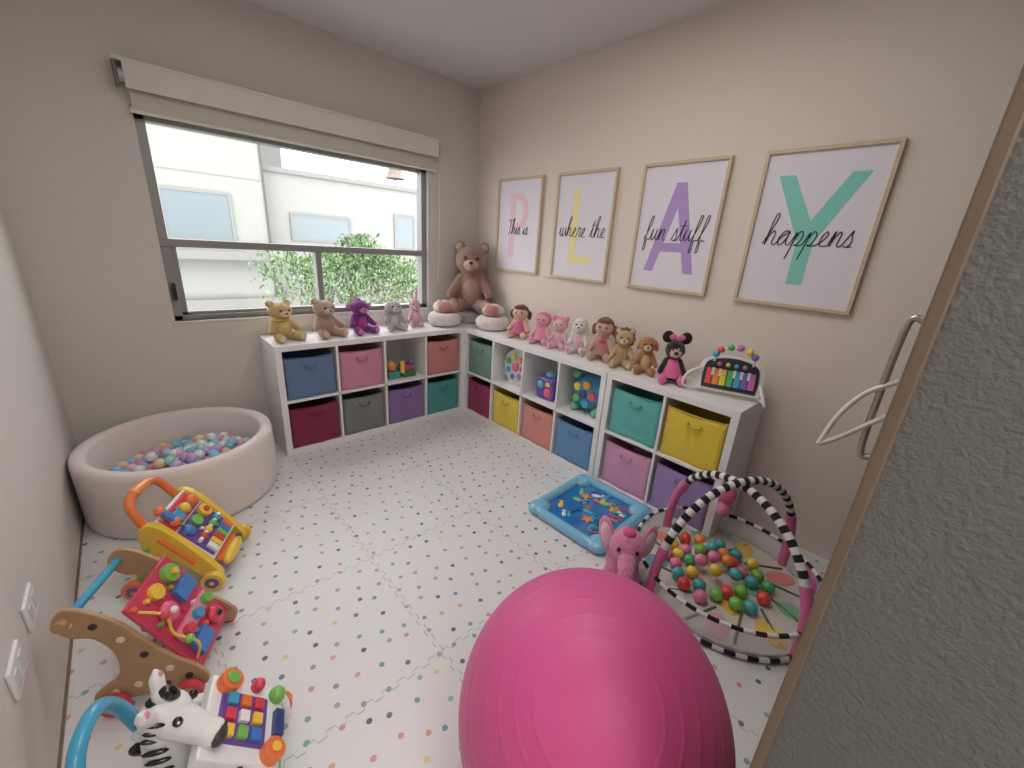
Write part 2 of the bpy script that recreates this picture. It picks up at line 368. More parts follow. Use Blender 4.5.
plush('plush_bunny',(-.955,-.19,zt),-.1,.25,(196,190,192),'bunny',muzz=(232,226,226),belly=(225,215,218),foot=(230,190,200),fat=1.15)
plush('plush_bunny',(-.74,-.15,zt),-.2,.25,(228,176,186),'upbunny',muzz=(240,205,205),belly=(240,200,205),fat=.8)
def cushion(loc,rz):
    g=group('neck_pillow',loc,rz); w=fur((234,226,220)); 
    make('ring',[(torus((0,0,.058),.09,.056,n=28,m=14),w)],g)
    make('top_bun',[(ell((0,.02,.155),(.1,.06,.06)),w),(ell((0,-.035,.16),(.065,.045,.05)),fur((208,140,138))),(ell((-.045,.0,.19),(.028,.028,.028)),fur((232,196,190)))],g)
cushion((-.485,-.22,zt),-.5); cushion((-.21,-.535,zt),-.9)
rr=-1.15
def hair(rgb,bun=True):
    m=fab(rgb); L=[(ell((0,.03,.74),(.235,.2,.21)),m),(ell((0,-.12,.87),(.17,.09,.06)),m)]
    if bun: L+=[(ell((.25,.02,.66),(.07,.07,.13)),m),(ell((-.25,.02,.66),(.07,.07,.13)),m)]
    return L
def skirt(rgb): return [(lathe([(.12,.5),(.17,.4),(.25,.24),(.3,.14),(.0,.14)],24),fab(rgb))]
plush('rag_doll',(-.2,-.87,zt),rr+.1,.27,(236,196,176),'doll',extra=hair((98,64,52))+skirt((205,110,142))+[(ell((0,-.1,.9),(.06,.05,.05)),fab((220,70,126)))],fat=1.05)
plush('rag_doll',(-.2,-1.115,zt),rr,.25,(238,176,190),'doll',extra=[(ell((0,.03,.72),(.25,.21,.23)),fab((228,128,162)))]+skirt((232,146,176)),fat=1)
plush('rag_doll',(-.2,-1.29,zt),rr,.24,(240,186,196),'doll',extra=[(ell((0,.03,.73),(.24,.2,.22)),fab((234,148,176))),(ell((.2,0,.9),(.08,.06,.08)),fab((232,138,170))),(ell((-.2,0,.9),(.08,.06,.08)),fab((232,138,170)))],fat=.95)
plush('plush_bunny',(-.19,-1.465,zt),rr,.28,(234,226,224),'bunny',muzz=(245,235,235),belly=(240,190,205),foot=(235,150,175),fat=.85)
plush('rag_doll',(-.17,-1.65,zt),rr,.30,(214,172,154),'doll',extra=hair((124,90,76))+skirt((178,132,122))+[(ell((0,-.14,.42),(.1,.06,.05)),fab((200,70,126)))],fat=.9)
mane=[(ell((.2*math.cos(a),.02,.7+.2*math.sin(a)),(.075,.06,.075),n=10),fur((122,86,62))) for a in [i*pi/6 for i in range(12)]]
plush('plush_lion',(-.2,-1.83,zt),rr+.1,.26,(200,168,126),'bear',muzz=(232,215,190),foot=(225,200,165),extra=mane,fat=.95)
plush('plush_puppy',(-.2,-1.995,zt),rr+.1,.25,(184,128,82),'dog',muzz=(228,205,178),belly=(220,190,150),fat=.9)
pk=fab((236,118,168))
plush('plush_mouse',(-.22,-2.175,zt),rr+.15,.27,(32,28,30),'mouse',extra=[(ell((0,-.1,.68),(.17,.14,.15)),fab((236,200,176))),(ell((0,-.25,.66),(.05,.04,.035)),BLK),
  (ell((.2,.02,.95),(.13,.05,.13)),fab((26,24,26))),(ell((-.2,.02,.95),(.13,.05,.13)),fab((26,24,26))),
  (ell((.09,-.05,.96),(.09,.05,.065)),pk),(ell((-.09,-.05,.96),(.09,.05,.065)),pk),(ell((0,-.07,.95),(.035,.04,.035)),pk),
  (ell((.075,-.235,.74),(.02,.02,.035)),BLK),(ell((-.075,-.235,.74),(.02,.02,.035)),BLK),
  (ell((.21,-.4,.12),(.1,.08,.115)),pk),(ell((-.21,-.4,.12),(.1,.08,.115)),pk)]+[(lathe([(.12,.5),(.17,.42),(.26,.25),(.31,.13),(.0,.13)],24),pk)],fat=.9)

# ---- keyboard toy with bead arch
g=group('toy_piano',(-.235,-2.50,SH),-pi/2+.35)
wp=plastic((236,234,230))
tilt=-.35
def T(gm): return mv(gm,(0,.03,.02),(tilt,0,0))
pp=[(p.x,p.y) for p in cat([(-.15,0,0),(-.155,.09,0),(-.13,.17,0),(0,.2,0),(.13,.17,0),(.155,.09,0),(.15,0,0)],6)]
it=[(T(prismXZ(pp,-.02,.02)),wp),
    (T(prismXZ([(x*.86,.012+z*.86) for x,z in pp],-.026,-.018)),plastic((45,50,62)))]
kc=[(235,90,98),(240,155,75),(243,215,84),(100,190,118),(80,172,218),(128,116,200),(215,120,190)]
for i in range(7): it.append((T(box((-.102+i*.034,-.029,.075),(.029,.008,.085))),plastic(kc[i])))
for i in (0,1,3,4,5): it.append((T(box((-.085+i*.034,-.033,.10),(.013,.008,.04))),wp))
for i in range(4): it.append((T(ell((-.06+i*.04,-.028,.145),(.012,.006,.012),n=10)),plastic(kc[i*2%7])))
make('keyboard',it,g)
arch=cat([(-.09,0,.19),(-.08,-.02,.25),(0,-.03,.28),(.08,-.02,.25),(.09,0,.19)],6)
make('bead_arch',[(tube(arch,.005,8),wp)]+[(ell(arch[i],.018,n=14),plastic(kc[i%7])) for i in range(4,22,3)],g)
make('stand_loops',[(tube(cat([(-.14,.04,.02),(-.215,.01,.03),(-.205,-.01,.1),(-.14,.03,.14)],6),.008,8),wp),(tube(cat([(.14,.04,.02),(.175,0,.012),(.175,-.05,.012),(.14,.0,.1)],6),.008,8),wp)],g)

# ---- toys in the open cells
def cell(loc,rz,x,z): return place(loc,rz,x,-D/2,z)
c=cell(locL,0,xsL[2],Z[0]); g=group('toy_stack',c,0)
make('base_block',[(box((-.07,-.06,.03),(.1,.14,.06)),plastic((80,150,150))),(box((.06,-.05,.025),(.12,.16,.05)),plastic((70,120,86)))],g,bevel=.006)
make('top_blocks',[(ell((-.08,-.08,.10),(.04,.05,.045)),plastic((226,146,76))),(box((.05,-.07,.075),(.08,.08,.045)),plastic((196,72,80))),(cyl((.0,-.12,.04),(.0,-.12,.14),.018),plastic((236,205,90))),(ell((.09,-.1,.12),.03),plastic((120,88,158))),(box((-.1,.0,.13),(.06,.05,.1)),plastic((98,160,188)))],g,bevel=.003)
c=cell(locR,rzR,xsR[1],Z[0]); g=group('toy_drum',c,rzR)
make('disc',[(cyl((0,-.03,.15),(0,-.09,.155),.145),wp),(cyl((0,-.089,.155),(0,-.10,.156),.118),plastic((200,226,222)))],g,bevel=.006)
make('keys',[(cyl((.085*math.cos(a),-.1,.155+.085*math.sin(a)),(.085*math.cos(a),-.112,.155+.085*math.sin(a)),.024),plastic(kc[i])) for i,a in enumerate([j*2*pi/7 for j in range(7)])]+[(ell((0,-.1,.155),(.04,.02,.04)),plastic((236,120,145)))],g)
make('foot',[(bx(-.08,.08,-.1,.02,0,.02),wp)],g,bevel=.004)
c=cell(locR,rzR,xsR[2],Z[0]); g=group('activity_cube',c,rzR)
make('cube_body',[(box((0,-.05,.085),(.17,.17,.17)),plastic((110,84,172)))],g,bevel=.02)
make('cube_face',[(ell((-.035,-.137,.11),(.03,.012,.03)),plastic((90,200,220))),(ell((.04,-.137,.06),(.035,.012,.035)),plastic((232,96,124))),(ell((0,-.05,.175),(.05,.05,.03)),plastic((120,190,230))),(box((.04,-.138,.125),(.04,.01,.03)),plastic((243,210,80)))],g)
c=cell(locR,rzR,xsR[3],Z[0]); g=group('toy_turtle',c,rzR)
make('shell',[(ell((0,-.03,.15),(.13,.1,.13)),plastic((66,150,190)))]+[(cyl((.07*math.cos(a),-.11,.15+.07*math.sin(a)),(.07*math.cos(a),-.13,.15+.07*math.sin(a)),.028,n=10),plastic(kc[i])) for i,a in enumerate([j*2*pi/5 for j in range(5)])]+[(ell((0,-.13,.15),(.03,.015,.03)),plastic((60,60,120)))],g)
make('limbs',[(ell((sx*.09,-.07,.035),(.035,.05,.035)),plastic((110,200,150))) for sx in(1,-1)]+[(ell((-.1,-.08,.26),(.035,.035,.03)),plastic((110,200,150)))],g)

# ================= BALL PIT =================
g=group('ball_pit',(-2.393,-.485,0)); R=.438
pitm=mat((230,219,214),.9,bump=.2,bscale=300,sheen=.2,name='pit_velvet')
prof=[(0,0.001),(R-.02,.001),(R-.004,.01),(R,.03),(R,.32),(R-.006,.345),(R-.03,.355),(R-.055,.35),(R-.065,.33),(R-.07,.10),(R-.08,.06),(0,.055)]
make('foam_wall',[(lathe(prof,72),pitm)],g,ang=60)
pc=[(230,176,198),(160,216,202),(146,196,226),(226,226,230),(190,166,212),(222,140,168),(116,180,194),(230,202,160)]
it=[]
br=.029
for layer,(zz,rad) in enumerate([(.09,.34),(.14,.335),(.19,.32)]):
    k=int(rad/(br*2))+1
    for i in range(-k,k+1):
        for j in range(-k,k+1):
            x=(i+.5*(j%2)+.3*layer)*br*2.03; y=j*br*1.76
            hgt=.012*math.sin(x*11)+.012*math.cos(y*9) if layer==2 else 0
            if x*x+y*y<(rad)**2: it.append((ell((x+random.uniform(-.003,.003),y+random.uniform(-.003,.003),zz+hgt+random.uniform(-.006,.008)),br,n=12),plastic(random.choice(pc))))
for _ in range(30):
    a=random.uniform(0,2*pi); q=random.uniform(0,.2); it.append((ell((q*math.cos(a)+.04,q*math.sin(a)+.03,.232+random.uniform(0,.006)),br,n=12),plastic(random.choice(pc))))
make('pit_balls',it,g,ang=80)

# ================= EXERCISE BALL =================
def ball_mat():
    m=bpy.data.materials.new('ball_pink'); m.use_nodes=True; n=m.node_tree.nodes; l=m.node_tree.links; b=n['Principled BSDF']
    b.inputs['Base Color'].default_value=srgb((214,84,148))+(1,); b.inputs['Roughness'].default_value=.48
    b.inputs['Sheen Weight'].default_value=.1
    tc=n.new('ShaderNodeTexCoord'); nz=n.new('ShaderNodeTexNoise'); nz.inputs['Scale'].default_value=260; l.new(tc.outputs['Object'],nz.inputs['Vector'])
    bp=n.new('ShaderNodeBump'); bp.inputs['Strength'].default_value=.06; l.new(nz.outputs[0],bp.inputs['Height']); l.new(bp.outputs[0],b.inputs['Normal'])
    return m
R=.334; prof=[]
N=260
for i in range(N+1):
    a=pi*i/N; lat=pi/2-a
    d=0
    if abs(lat)<1.2:
        ph=(lat/.13)%1.0; dd=min(ph,1-ph); d=.0018*math.exp(-(dd/.06)**2)
    prof.append((max(1e-5,(R+d)*math.sin(a)),(R+d)*math.cos(a)))
make('exercise_ball',[(lathe(prof,96),ball_mat())],None,(-1.772,-2.84,.337),(.3,-.5,0),ang=80)

# ================= WATER MAT =================
g=group('water_play_mat',(-.69,-2.07,0),.04)
lb=mat((132,196,228),.25,coat=.5)
def rr_path(w,h,r,z,k=8):
    P=[]
    for cx,cy,a0 in((w-r,h-r,0),(-w+r,h-r,pi/2),(-w+r,-h+r,pi),(w-r,-h+r,3*pi/2)):
        for i in range(k+1):
            a=a0+pi/2*i/k; P.append((cx+r*math.cos(a),cy+r*math.sin(a),z))
    return P
make('rim_tube',[(tube(rr_path(.25,.23,.09,.028),.03,14,True),lb)],g)
make('rim_lobes',[(ell((sx*.215,sy*.205,.03),(.07,.062,.034)),lb) for sx in(1,-1) for sy in(1,-1)],g)
make('water_sheet',[(prism([(p[0],p[1]) for p in rr_path(.24,.22,.08,0)],.03),mat((34,120,190),.1,coat=1,vary=.35,bscale=40))],g)
sea=[(235,120,60),(245,210,80),(120,210,150),(90,200,220),(30,80,150),(60,170,210),(245,245,245)]
it=[]
for i in range(22):
    x=random.uniform(-.17,.17);y=random.uniform(-.16,.16);a=random.uniform(0,6);L=random.uniform(.018,.034);cm=plastic(sea[i%7])
    it.append((ell((x,y,.032),(L,L*.55,.005),(0,0,a),n=12),cm))
    it.append((prism([(x-math.cos(a)*L*.8,y-math.sin(a)*L*.8),(x-math.cos(a+.4)*L*1.6,y-math.sin(a+.4)*L*1.6),(x-math.cos(a-.4)*L*1.6,y-math.sin(a-.4)*L*1.6)],.035),cm))
for cx,cy in((.08,.09),(-.1,-.05),(.1,-.1)):
    it.append((prism([(cx+(.04 if k%2==0 else .017)*math.cos(k*pi/5),cy+(.04 if k%2==0 else .017)*math.sin(k*pi/5)) for k in range(10)],.0365),plastic((240,150,70))))
for i in range(7):
    x=-.16+.05*i; it.append((tube(cat([(x,-.19,.033),(x+.012,-.16,.034),(x-.01,-.13,.034),(x+.006,-.1,.034)],4),.005,6),plastic((70,180,110) if i%2 else (220,90,120))))
make('sea_creatures',it,g)

# ================= BABY GYM =================
g=group('baby_play_gym',(-.63,-2.79,0)); R=.395
bw=[fab((25,25,28)),fab((235,235,235))]
def striped(P,r,seg,mats,n=10):
    out=[];i=0;k=0
    while i<len(P)-1:
        j=min(i+seg,len(P)-1); out.append((tube(P[i:j+1],r,n),mats[k%len(mats)])); i=j;k+=1
    return out
ringb=[(R*math.cos(2*pi*i/120),R*math.sin(2*pi*i/120),.014) for i in range(121)]
ringt=[(R*math.cos(2*pi*i/120),R*math.sin(2*pi*i/120),.14) for i in range(121)]
make('base_ring',striped(ringb,.010,2,bw),g); make('top_ring',striped(ringt,.009,2,bw),g)
make('floor_pad',[(lathe([(0,.004),(R-.01,.004),(R-.01,.03),(0,.035)],64),fab((214,208,198)))],g)
pats=[(240,198,90),(130,192,150),(235,145,135),(110,160,186),(245,245,240),(235,166,188)]
make('pad_pattern',[(ell((.3*math.cos(a)*q,.3*math.sin(a)*q,.033),(.07,.045,.006),(0,0,a),n=14),fab(pats[i%6])) for i,(a,q) in enumerate([(j*2*pi/9,1) for j in range(9)]+[(j*2*pi/5,.5) for j in range(5)])]
  +[(tube([(.36*math.cos(a),.36*math.sin(a),.032),(.2*math.cos(a+.3),.2*math.sin(a+.3),.034)],.006,6),fab((90,110,90))) for a in [j*2*pi/12 for j in range(12)]],g)
net=bpy.data.materials.new('netting'); net.use_nodes=True; nn=net.node_tree.nodes; b=nn['Principled BSDF']; b.inputs['Base Color'].default_value=(.8,.8,.8,1); b.inputs['Roughness'].default_value=.9; b.inputs['Alpha'].default_value=.4
make('mesh_side',[(lathe([(R,.02),(R,.14)],72),net)],g)
def archp(a,hh,n=48):
    P=[]
    for i in range(n+1):
        t=pi*i/n; q=R*math.cos(t); P.append((q*math.cos(a),q*math.sin(a),.03+hh*math.sin(t)**.8))
    return P
pink=fab((230,118,172))
A1=archp(math.radians(65),.50); A2=archp(math.radians(-25),.53)
make('arch_a',striped(A1[10:41],.018,1,bw)+[(tube(A1[:11],.022,12),pink),(tube(A1[40:],.022,12),pink)],g)
make('arch_b',striped(A2[8:43],.018,1,bw)+[(tube(A2[:9],.022,12),pink),(tube(A2[42:],.022,12),pink)],g)
make('hanging_toys',[(ell((.24,.12,.33),(.04,.04,.06)),fab((235,100,155))),(ell((.24,.12,.25),(.055,.035,.045)),fab((238,150,190))),(ell((.27,.16,.30),(.03,.03,.04)),fab((225,80,140))),(cyl((.24,.12,.35),(.2,.09,.44),.004,n=6),pink),
  (ell((.24,-.33,.07),(.05,.02,.05),(0,0,.8)),fab((190,80,150))),(ell((.29,-.28,.10),(.04,.02,.04),(0,0,.8)),fab((225,110,170))),(ell((.2,-.36,.11),(.03,.02,.03)),fab((170,80,170)))],g)
gc=[(128,192,80),(84,175,120),(230,74,70),(243,208,80),(243,145,70),(232,128,165),(75,172,172)]
it=[];placed=[]
for _ in range(1200):
    a=random.uniform(0,2*pi);q=.225*math.sqrt(random.random());x=q*math.cos(a)-.0;y=q*math.sin(a)+.03
    z=.064+(.042 if q<.11 else 0)
    if all((x-u)**2+(y-v)**2+(z-w)**2>.058**2 for u,v,w in placed):
        placed.append((x,y,z)); it.append((ell((x,y,z),.029,n=16),plastic(random.choice(gc))))
make('play_balls',it,g,ang=80)

# pink plush elephant next to gym
g=group('plush_elephant',(-1.045,-2.505,0),-1.0,.95)
ep=fur((238,146,188)); ep2=fur((246,200,216))
trunk=cat([(0,-.1,.27),(0,-.16,.23),(0,-.175,.15),(0,-.16,.08),(0,-.19,.045)],4)
core=[ell((0,-.02,.27),(.08,.085,.09)),ell((0,.05,.12),(.08,.10,.115)),capsule((.05,0,.1),(.055,-.06,.04),.035),capsule((-.05,0,.1),(-.055,-.06,.04),.035),tube(trunk,[.04-.02*i/len(trunk) for i in range(len(trunk))],12)]
make('body',[(c,ep) for c in core],g,remesh=.006,fz=.006)
make('ears',[(ell((sx*.095,.02,.29),(.05,.018,.085),(0,sx*.2,sx*.8)),ep) for sx in(1,-1)]+[(ell((sx*.097,.008,.29),(.036,.014,.062),(0,sx*.2,sx*.8)),ep2) for sx in(1,-1)],g)
make('face_details',[(ell((sx*.04,-.092,.30),(.009,.008,.011),n=10),BLK) for sx in(1,-1)]+[(ell((0,-.03,.355),(.03,.03,.02)),fab((225,90,150)))],g)

# ================= WALKERS =================
def wheel(c,r,w,cm,hm):
    x,y,z=c
    return [(cyl((x,y-w/2,z),(x,y+w/2,z),r),cm),(cyl((x,y-w/2-.004,z),(x,y+w/2+.004,z),r*.6),hm),(cyl((x,y-w/2-.007,z),(x,y+w/2+.007,z),r*.22,n=12),cm)]
OR=plastic((238,124,64));YE=plastic((244,204,74));PU=plastic((108,78,164));GR=plastic((124,190,92));BL=plastic((68,130,204));RE=plastic((216,68,84));WH=plastic((240,240,240));CY=plastic((70,165,204));NV=plastic((50,68,130))
PAL=[OR,YE,PU,GR,BL,RE,WH,CY]
g=group('baby_walker_toy',(-2.465,-1.195,0),-.5,.87)
sp=cat2([(-.17,.03),(-.13,.03),(-.03,.2),(.10,.09),(.16,.03),(.20,.06),(.17,.13),(.05,.30),(-.03,.38),(-.09,.36),(-.10,.25)],4)
make('side_frames',[(prismXZ(sp,-.165,-.13),YE),(prismXZ(sp,.13,.165),YE)],g,bevel=.006)
make('leg_inlays',[(tube([(-.14,y,.06),(-.07,y,.27)],.012,8),GR) for y in(-.168,.168)]+[(tube([(-.02,y,.31),(.10,y,.16)],.010,8),OR) for y in(-.168,.168)],g)
make('cross_base',[(bx(.10,.19,-.13,.13,.05,.085),PU),(bx(-.16,-.13,-.13,.13,.045,.075),GR),(bx(.11,.175,-.1,.1,.085,.11),OR),(ell((.19,0,.08),(.03,.1,.035)),YE)],g,bevel=.006)
it=[]
for x,y in((-.15,-.18),(-.15,.18),(.165,-.18),(.165,.18)): it+=wheel((x,y,.052),.05,.03,YE if x>0 else OR,PU)
make('wheels',it,g,bevel=.003)
hp=cat([(-.04,-.13,.30),(-.09,-.13,.38),(-.13,-.11,.455),(-.145,-.05,.48),(-.145,.05,.48),(-.13,.11,.455),(-.09,.13,.38),(-.04,.13,.30)],6)
make('handle',[(tube(hp,.019,12),OR),(tube(hp[18:25],.023,12),plastic((248,154,84)))],g)
th=math.radians(50)
def PN(gm): return mv(gm,(.05,0,.25),(0,th,0))
make('panel',[(PN(box((0,0,0),(.32,.26,.035))),WH),(PN(box((.045,0,.02),(.20,.235,.01))),PU),(PN(box((-.105,0,.02),(.09,.235,.012))),RE)],g,bevel=.01)
it=[]
for i in range(6): it.append((PN(box((.115,-.088+i*.035,.03),(.055,.03,.02))),[WH,YE,RE,GR,BL,OR][i]))
it+=[(PN(cyl((-.02,.07,.02),(-.02,.07,.05),.035,n=10)),YE),(PN(cyl((-.02,.07,.05),(-.02,.07,.06),.015)),RE),(PN(cyl((-.02,-.01,.02),(-.02,-.01,.045),.03,n=12)),GR),(PN(ell((-.02,-.085,.035),(.03,.025,.02))),BL),
 (PN(ell((-.10,.08,.035),(.03,.03,.025))),OR),(PN(ell((-.10,.015,.035),(.028,.028,.022))),YE),(PN(box((-.10,-.055,.035),(.05,.05,.03))),CY),(PN(cyl((.05,-.11,.035),(.05,.11,.035),.01)),WH),
 (PN(ell((.05,-.07,.035),.02)),RE),(PN(ell((.05,-.02,.035),.02)),YE),(PN(ell((.05,.03,.035),.02)),GR),(PN(ell((.05,.075,.035),.02)),CY)]
for i in range(16): it.append((PN(cyl((-.14+.26*((i*7)%16)/16,-.115+.23*(i/16),.024),(-.14+.26*((i*7)%16)/16,-.115+.23*(i/16),.036),.009,n=10)),PAL[i%8]))
make('activity_parts',it,g,bevel=.002)
make('toy_phone',[(PN(box((-.135,-.1,.05),(.09,.03,.025))),BL),(PN(ell((-.175,-.1,.045),(.022,.022,.022))),OR),(PN(ell((-.095,-.1,.045),(.022,.022,.022))),OR)],g,bevel=.004)

# wooden walker
g=group('wooden_push_walker',(-2.545,-1.705,0),-.48,.9)
wd=mat((186,150,112),.5,vary=.2,bscale=40,name='birch')
sp=cat2([(-.235,.40),(-.20,.455),(-.14,.44),(-.06,.37),(.0,.27),(.06,.19),(.12,.13),(.145,.07),(.11,.035),(-.02,.045),(-.17,.04),(-.19,.08),(-.11,.15),(-.10,.25),(-.14,.325),(-.20,.345)])
make('side_boards',[(prismXZ(sp,-.145,-.13),wd),(prismXZ(sp,.13,.145),wd)],g,bevel=.003)
dots=[]
for i,(x,z) in enumerate([(-.19,.40),(-.13,.38),(-.07,.31),(-.02,.23),(.04,.15),(.09,.10),(-.06,.1),(.02,.08),(-.13,.08)]):
    dots.append((cyl((x,-.149,z),(x,-.144,z),.012,n=14),mat((60,50,60),.5) if i%2 else mat((240,225,200),.5)))
make('side_dots',dots,g)
make('handle_bar',[(cyl((-.2,-.15,.41),(-.2,.15,.41),.014),CY),(cyl((-.2,-.165,.41),(-.2,-.145,.41),.02),wd),(cyl((-.2,.145,.41),(-.2,.165,.41),.02),wd)],g)
it=[]
for x in(-.13,.09):
    it.append((cyl((x,-.17,.045),(x,.17,.045),.007,n=10),wd))
    for y in(-.165,.165): it+=wheel((x,y,.045),.044,.02,RE,wd)
make('wheels',it,g)
th2=math.radians(62)
def PW(gm): return mv(gm,(.03,0,.25),(0,th2,0))
PKm=plastic((226,100,134))
make('panel',[(PW(box((0,0,0),(.36,.258,.014))),plastic((208,66,98)))],g,bevel=.003)
it=[(PW(cyl((-.13,.07,.007),(-.13,.07,.03),.035,n=12)),GR),(PW(cyl((-.13,.07,.03),(-.13,.07,.045),.012)),YE),(PW(cyl((-.13,-.02,.007),(-.13,-.02,.025),.03,n=10)),YE),(PW(box((-.05,.06,.02),(.06,.09,.02))),BL),
 (PW(ell((-.05,-.05,.02),(.04,.04,.018))),PKm),(PW(ell((-.05,-.05,.035),.014)),WH),(PW(box((.04,.0,.02),(.05,.2,.018))),plastic((232,144,166))),(PW(cyl((.04,-.07,.02),(.04,-.07,.05),.02)),RE),(PW(cyl((.04,.0,.02),(.04,.0,.05),.02)),CY),(PW(cyl((.04,.07,.02),(.04,.07,.05),.02)),GR),
 (PW(box((.12,-.05,.02),(.06,.09,.02))),BL),(PW(ell((.12,.06,.02),(.035,.035,.02))),RE),(PW(ell((.12,.06,.035),(.015,.015,.012))),BLK),(PW(tube(cat([(-.14,-.11,.01),(-.08,-.11,.06),(0,-.11,.03),(.08,-.11,.06),(.14,-.11,.01)],5),.005,8)),YE),(PW(ell((-.08,-.11,.06),.016)),RE),(PW(ell((.05,-.11,.05),.016)),GR)]
for i in range(14): it.append((PW(cyl((-.16+.31*((i*5)%14)/14,-.115+.23*(i/14),.005),(-.16+.31*((i*5)%14)/14,-.115+.23*(i/14),.02),.009,n=10)),PAL[(i*3)%8]))
make('activity_parts',it,g,bevel=.002)

# zebra walker
g=group('zebra_push_walker',(-2.515,-2.195,0),-.3,.9)
make('handle',[(tube(cat([(-.10,-.11,.10),(-.17,-.13,.20),(-.205,-.12,.34),(-.215,-.06,.42),(-.215,.04,.42),(-.205,.10,.34),(-.17,.11,.20),(-.10,.10,.10)],6),.018,12),CY)],g)
it=[(prismXZ(cat2([(-.17,.04),(-.11,.04),(-.05,.13),(.06,.13),(.13,.04),(.19,.05),(.17,.15),(.08,.22),(-.05,.25),(-.13,.2)],4),y-.018,y+.018),c) for y,c in((-.12,WH),(.12,WH))]
make('side_frames',it,g,bevel=.008)
strp=[]
for y in(-.139,.139):
    for x,z in((-.13,.12),(-.07,.18),(.0,.18),(.08,.17),(.15,.10)): strp.append((ell((x,y,z),(.009,.003,.032),(0,.5,0),n=10),BLK))
for x,z in((-.09,.245),(-.03,.248),(.03,.238),(.09,.215)): strp.append((ell((x,-.12,z),(.011,.02,.008),n=10),BLK))
make('zebra_stripes',strp,g)
make('green_base',[(bx(-.17,.17,-.1,.1,.04,.07),GR),(bx(-.16,-.05,-.1,.1,.07,.12),YE)],g,bevel=.01)
th3=math.radians(45)
def PZ(gm): return mv(gm,(.08,.01,.215),(0,th3,0))
make('panel',[(PZ(box((0,0,0),(.24,.24,.04))),WH),(PZ(box((-.01,0,.02),(.15,.15,.012))),PU)],g,bevel=.014)
it=[]
for i in range(3):
    for j in range(3): it.append((PZ(box((-.055+i*.042,-.046+j*.046,.03),(.03,.034,.015))),[YE,RE,CY,GR,WH,OR,BL,YE,RE][i*3+j]))
it+=[(PZ(cyl((.085,-.085,.015),(.085,-.085,.05),.032)),OR),(PZ(cyl((.085,-.085,.05),(.085,-.085,.055),.015)),YE),(PZ(cyl((-.075,.095,.015),(-.075,.095,.05),.034)),OR),(PZ(cyl((-.075,.095,.05),(-.075,.095,.055),.02)),GR),(PZ(ell((.09,.09,.03),(.026,.026,.025))),GR),(PZ(ell((.02,.105,.03),(.02,.02,.025))),RE),(PZ(box((.1,0,.03),(.03,.08,.02))),NV)]
make('activity_parts',it,g,bevel=.003)
it=[]
for x,y in((-.14,-.16),(-.14,.16),(.15,-.16),(.15,.16)): it+=wheel((x,y,.048),.046,.03,OR,YE)
make('wheels',it,g,bevel=.003)
core=[ell((-.07,-.0,.375),(.06,.05,.058)),capsule((-.05,-.015,.365),(.02,-.045,.315),.045,.033),ell((.03,-.05,.31),(.036,.036,.033)),capsule((-.09,.0,.20),(-.085,.0,.34),.055,.045),
  tube([(-.085,.035,.41),(-.09,.055,.45),(-.092,.062,.475)],[.018,.018,.004],12),tube([(-.085,-.035,.41),(-.09,-.055,.45),(-.092,-.062,.475)],[.018,.018,.004],12)]
make('zebra_head',[(c,mat((238,238,238),.5)) for c in core],g,remesh=.005)
zf=[(ell((.045,-.055,.305),(.024,.033,.028)),mat((70,66,72),.5)),(ell((.062,-.04,.312),(.006,.006,.006),n=8),BLK),(ell((.055,-.07,.312),(.006,.006,.006),n=8),BLK),
  (ell((-.03,-.05,.39),(.012,.010,.015)),BLK),(ell((-.012,.022,.385),(.012,.010,.015)),BLK),(ell((-.026,-.057,.395),(.004,.004,.005),n=8),WH)]
for k in range(7):
    a=k/6; zf.append((ell((-.05-.085*a,0,.44-.02*a-.14*a*a),(.02,.016,.03),(0,-.5-a,0),n=12),BLK if k%2==0 else mat((225,225,225),.5)))
for sx in(1,-1):
    for k in range(3): zf.append((ell((-.075-.012*k,sx*(.047-.003*k),.40-.028*k),(.022,.007,.006),(0,.4,0),n=10),BLK))
    for k in range(3): zf.append((ell((-.09,sx*.05,.31-.035*k),(.03,.008,.007),(0,.2,0),n=10),BLK))
    zf.append((ell((-.08,sx*.055,.45),(.006,.010,.018),n=10),mat((230,150,170),.5)))
make('zebra_face',zf,g)

# ================= OUTLETS, DOOR HANDLE =================
om=mat((232,232,230),.4)
for y in(-1.62,-1.86):
    g=group('wall_outlet',(-W,y,.38)); make('plate',[(box((.005,0,0),(.010,.125,.085)),om)],g,bevel=.004)
    make('sockets',[(box((.011,d_,0),(.004,.03,.045)),mat((205,205,202),.4)) for d_ in(-.03,.03)],g,bevel=.001)
g=group('door_1',(-1.93,YF,0))
make('leaf',[(bx(.0,.82,.001,.010,.02,2.2),woodtrim)],g,bevel=.002)
ch=mat((175,172,168),.3,metal=.9)
make('handle_plate',[(bx(.61,.655,.010,.034,1.03,1.41),ch)],g,bevel=.004)
make('handle_bar',[(tube(cat([(.64,.034,1.37),(.64,.054,1.36),(.64,.057,1.22),(.64,.054,1.07),(.64,.034,1.06)],5),.007,10),ch)],g)
make('lever',[(tube(cat([(.64,.034,1.24),(.63,.08,1.20),(.61,.11,1.14),(.59,.125,1.07)],6),.0055,10),mat((222,216,210),.3)),(tube(cat([(.64,.034,1.16),(.62,.07,1.12),(.60,.10,1.09),(.59,.125,1.07)],6),.0055,10),mat((222,216,210),.3))],g)

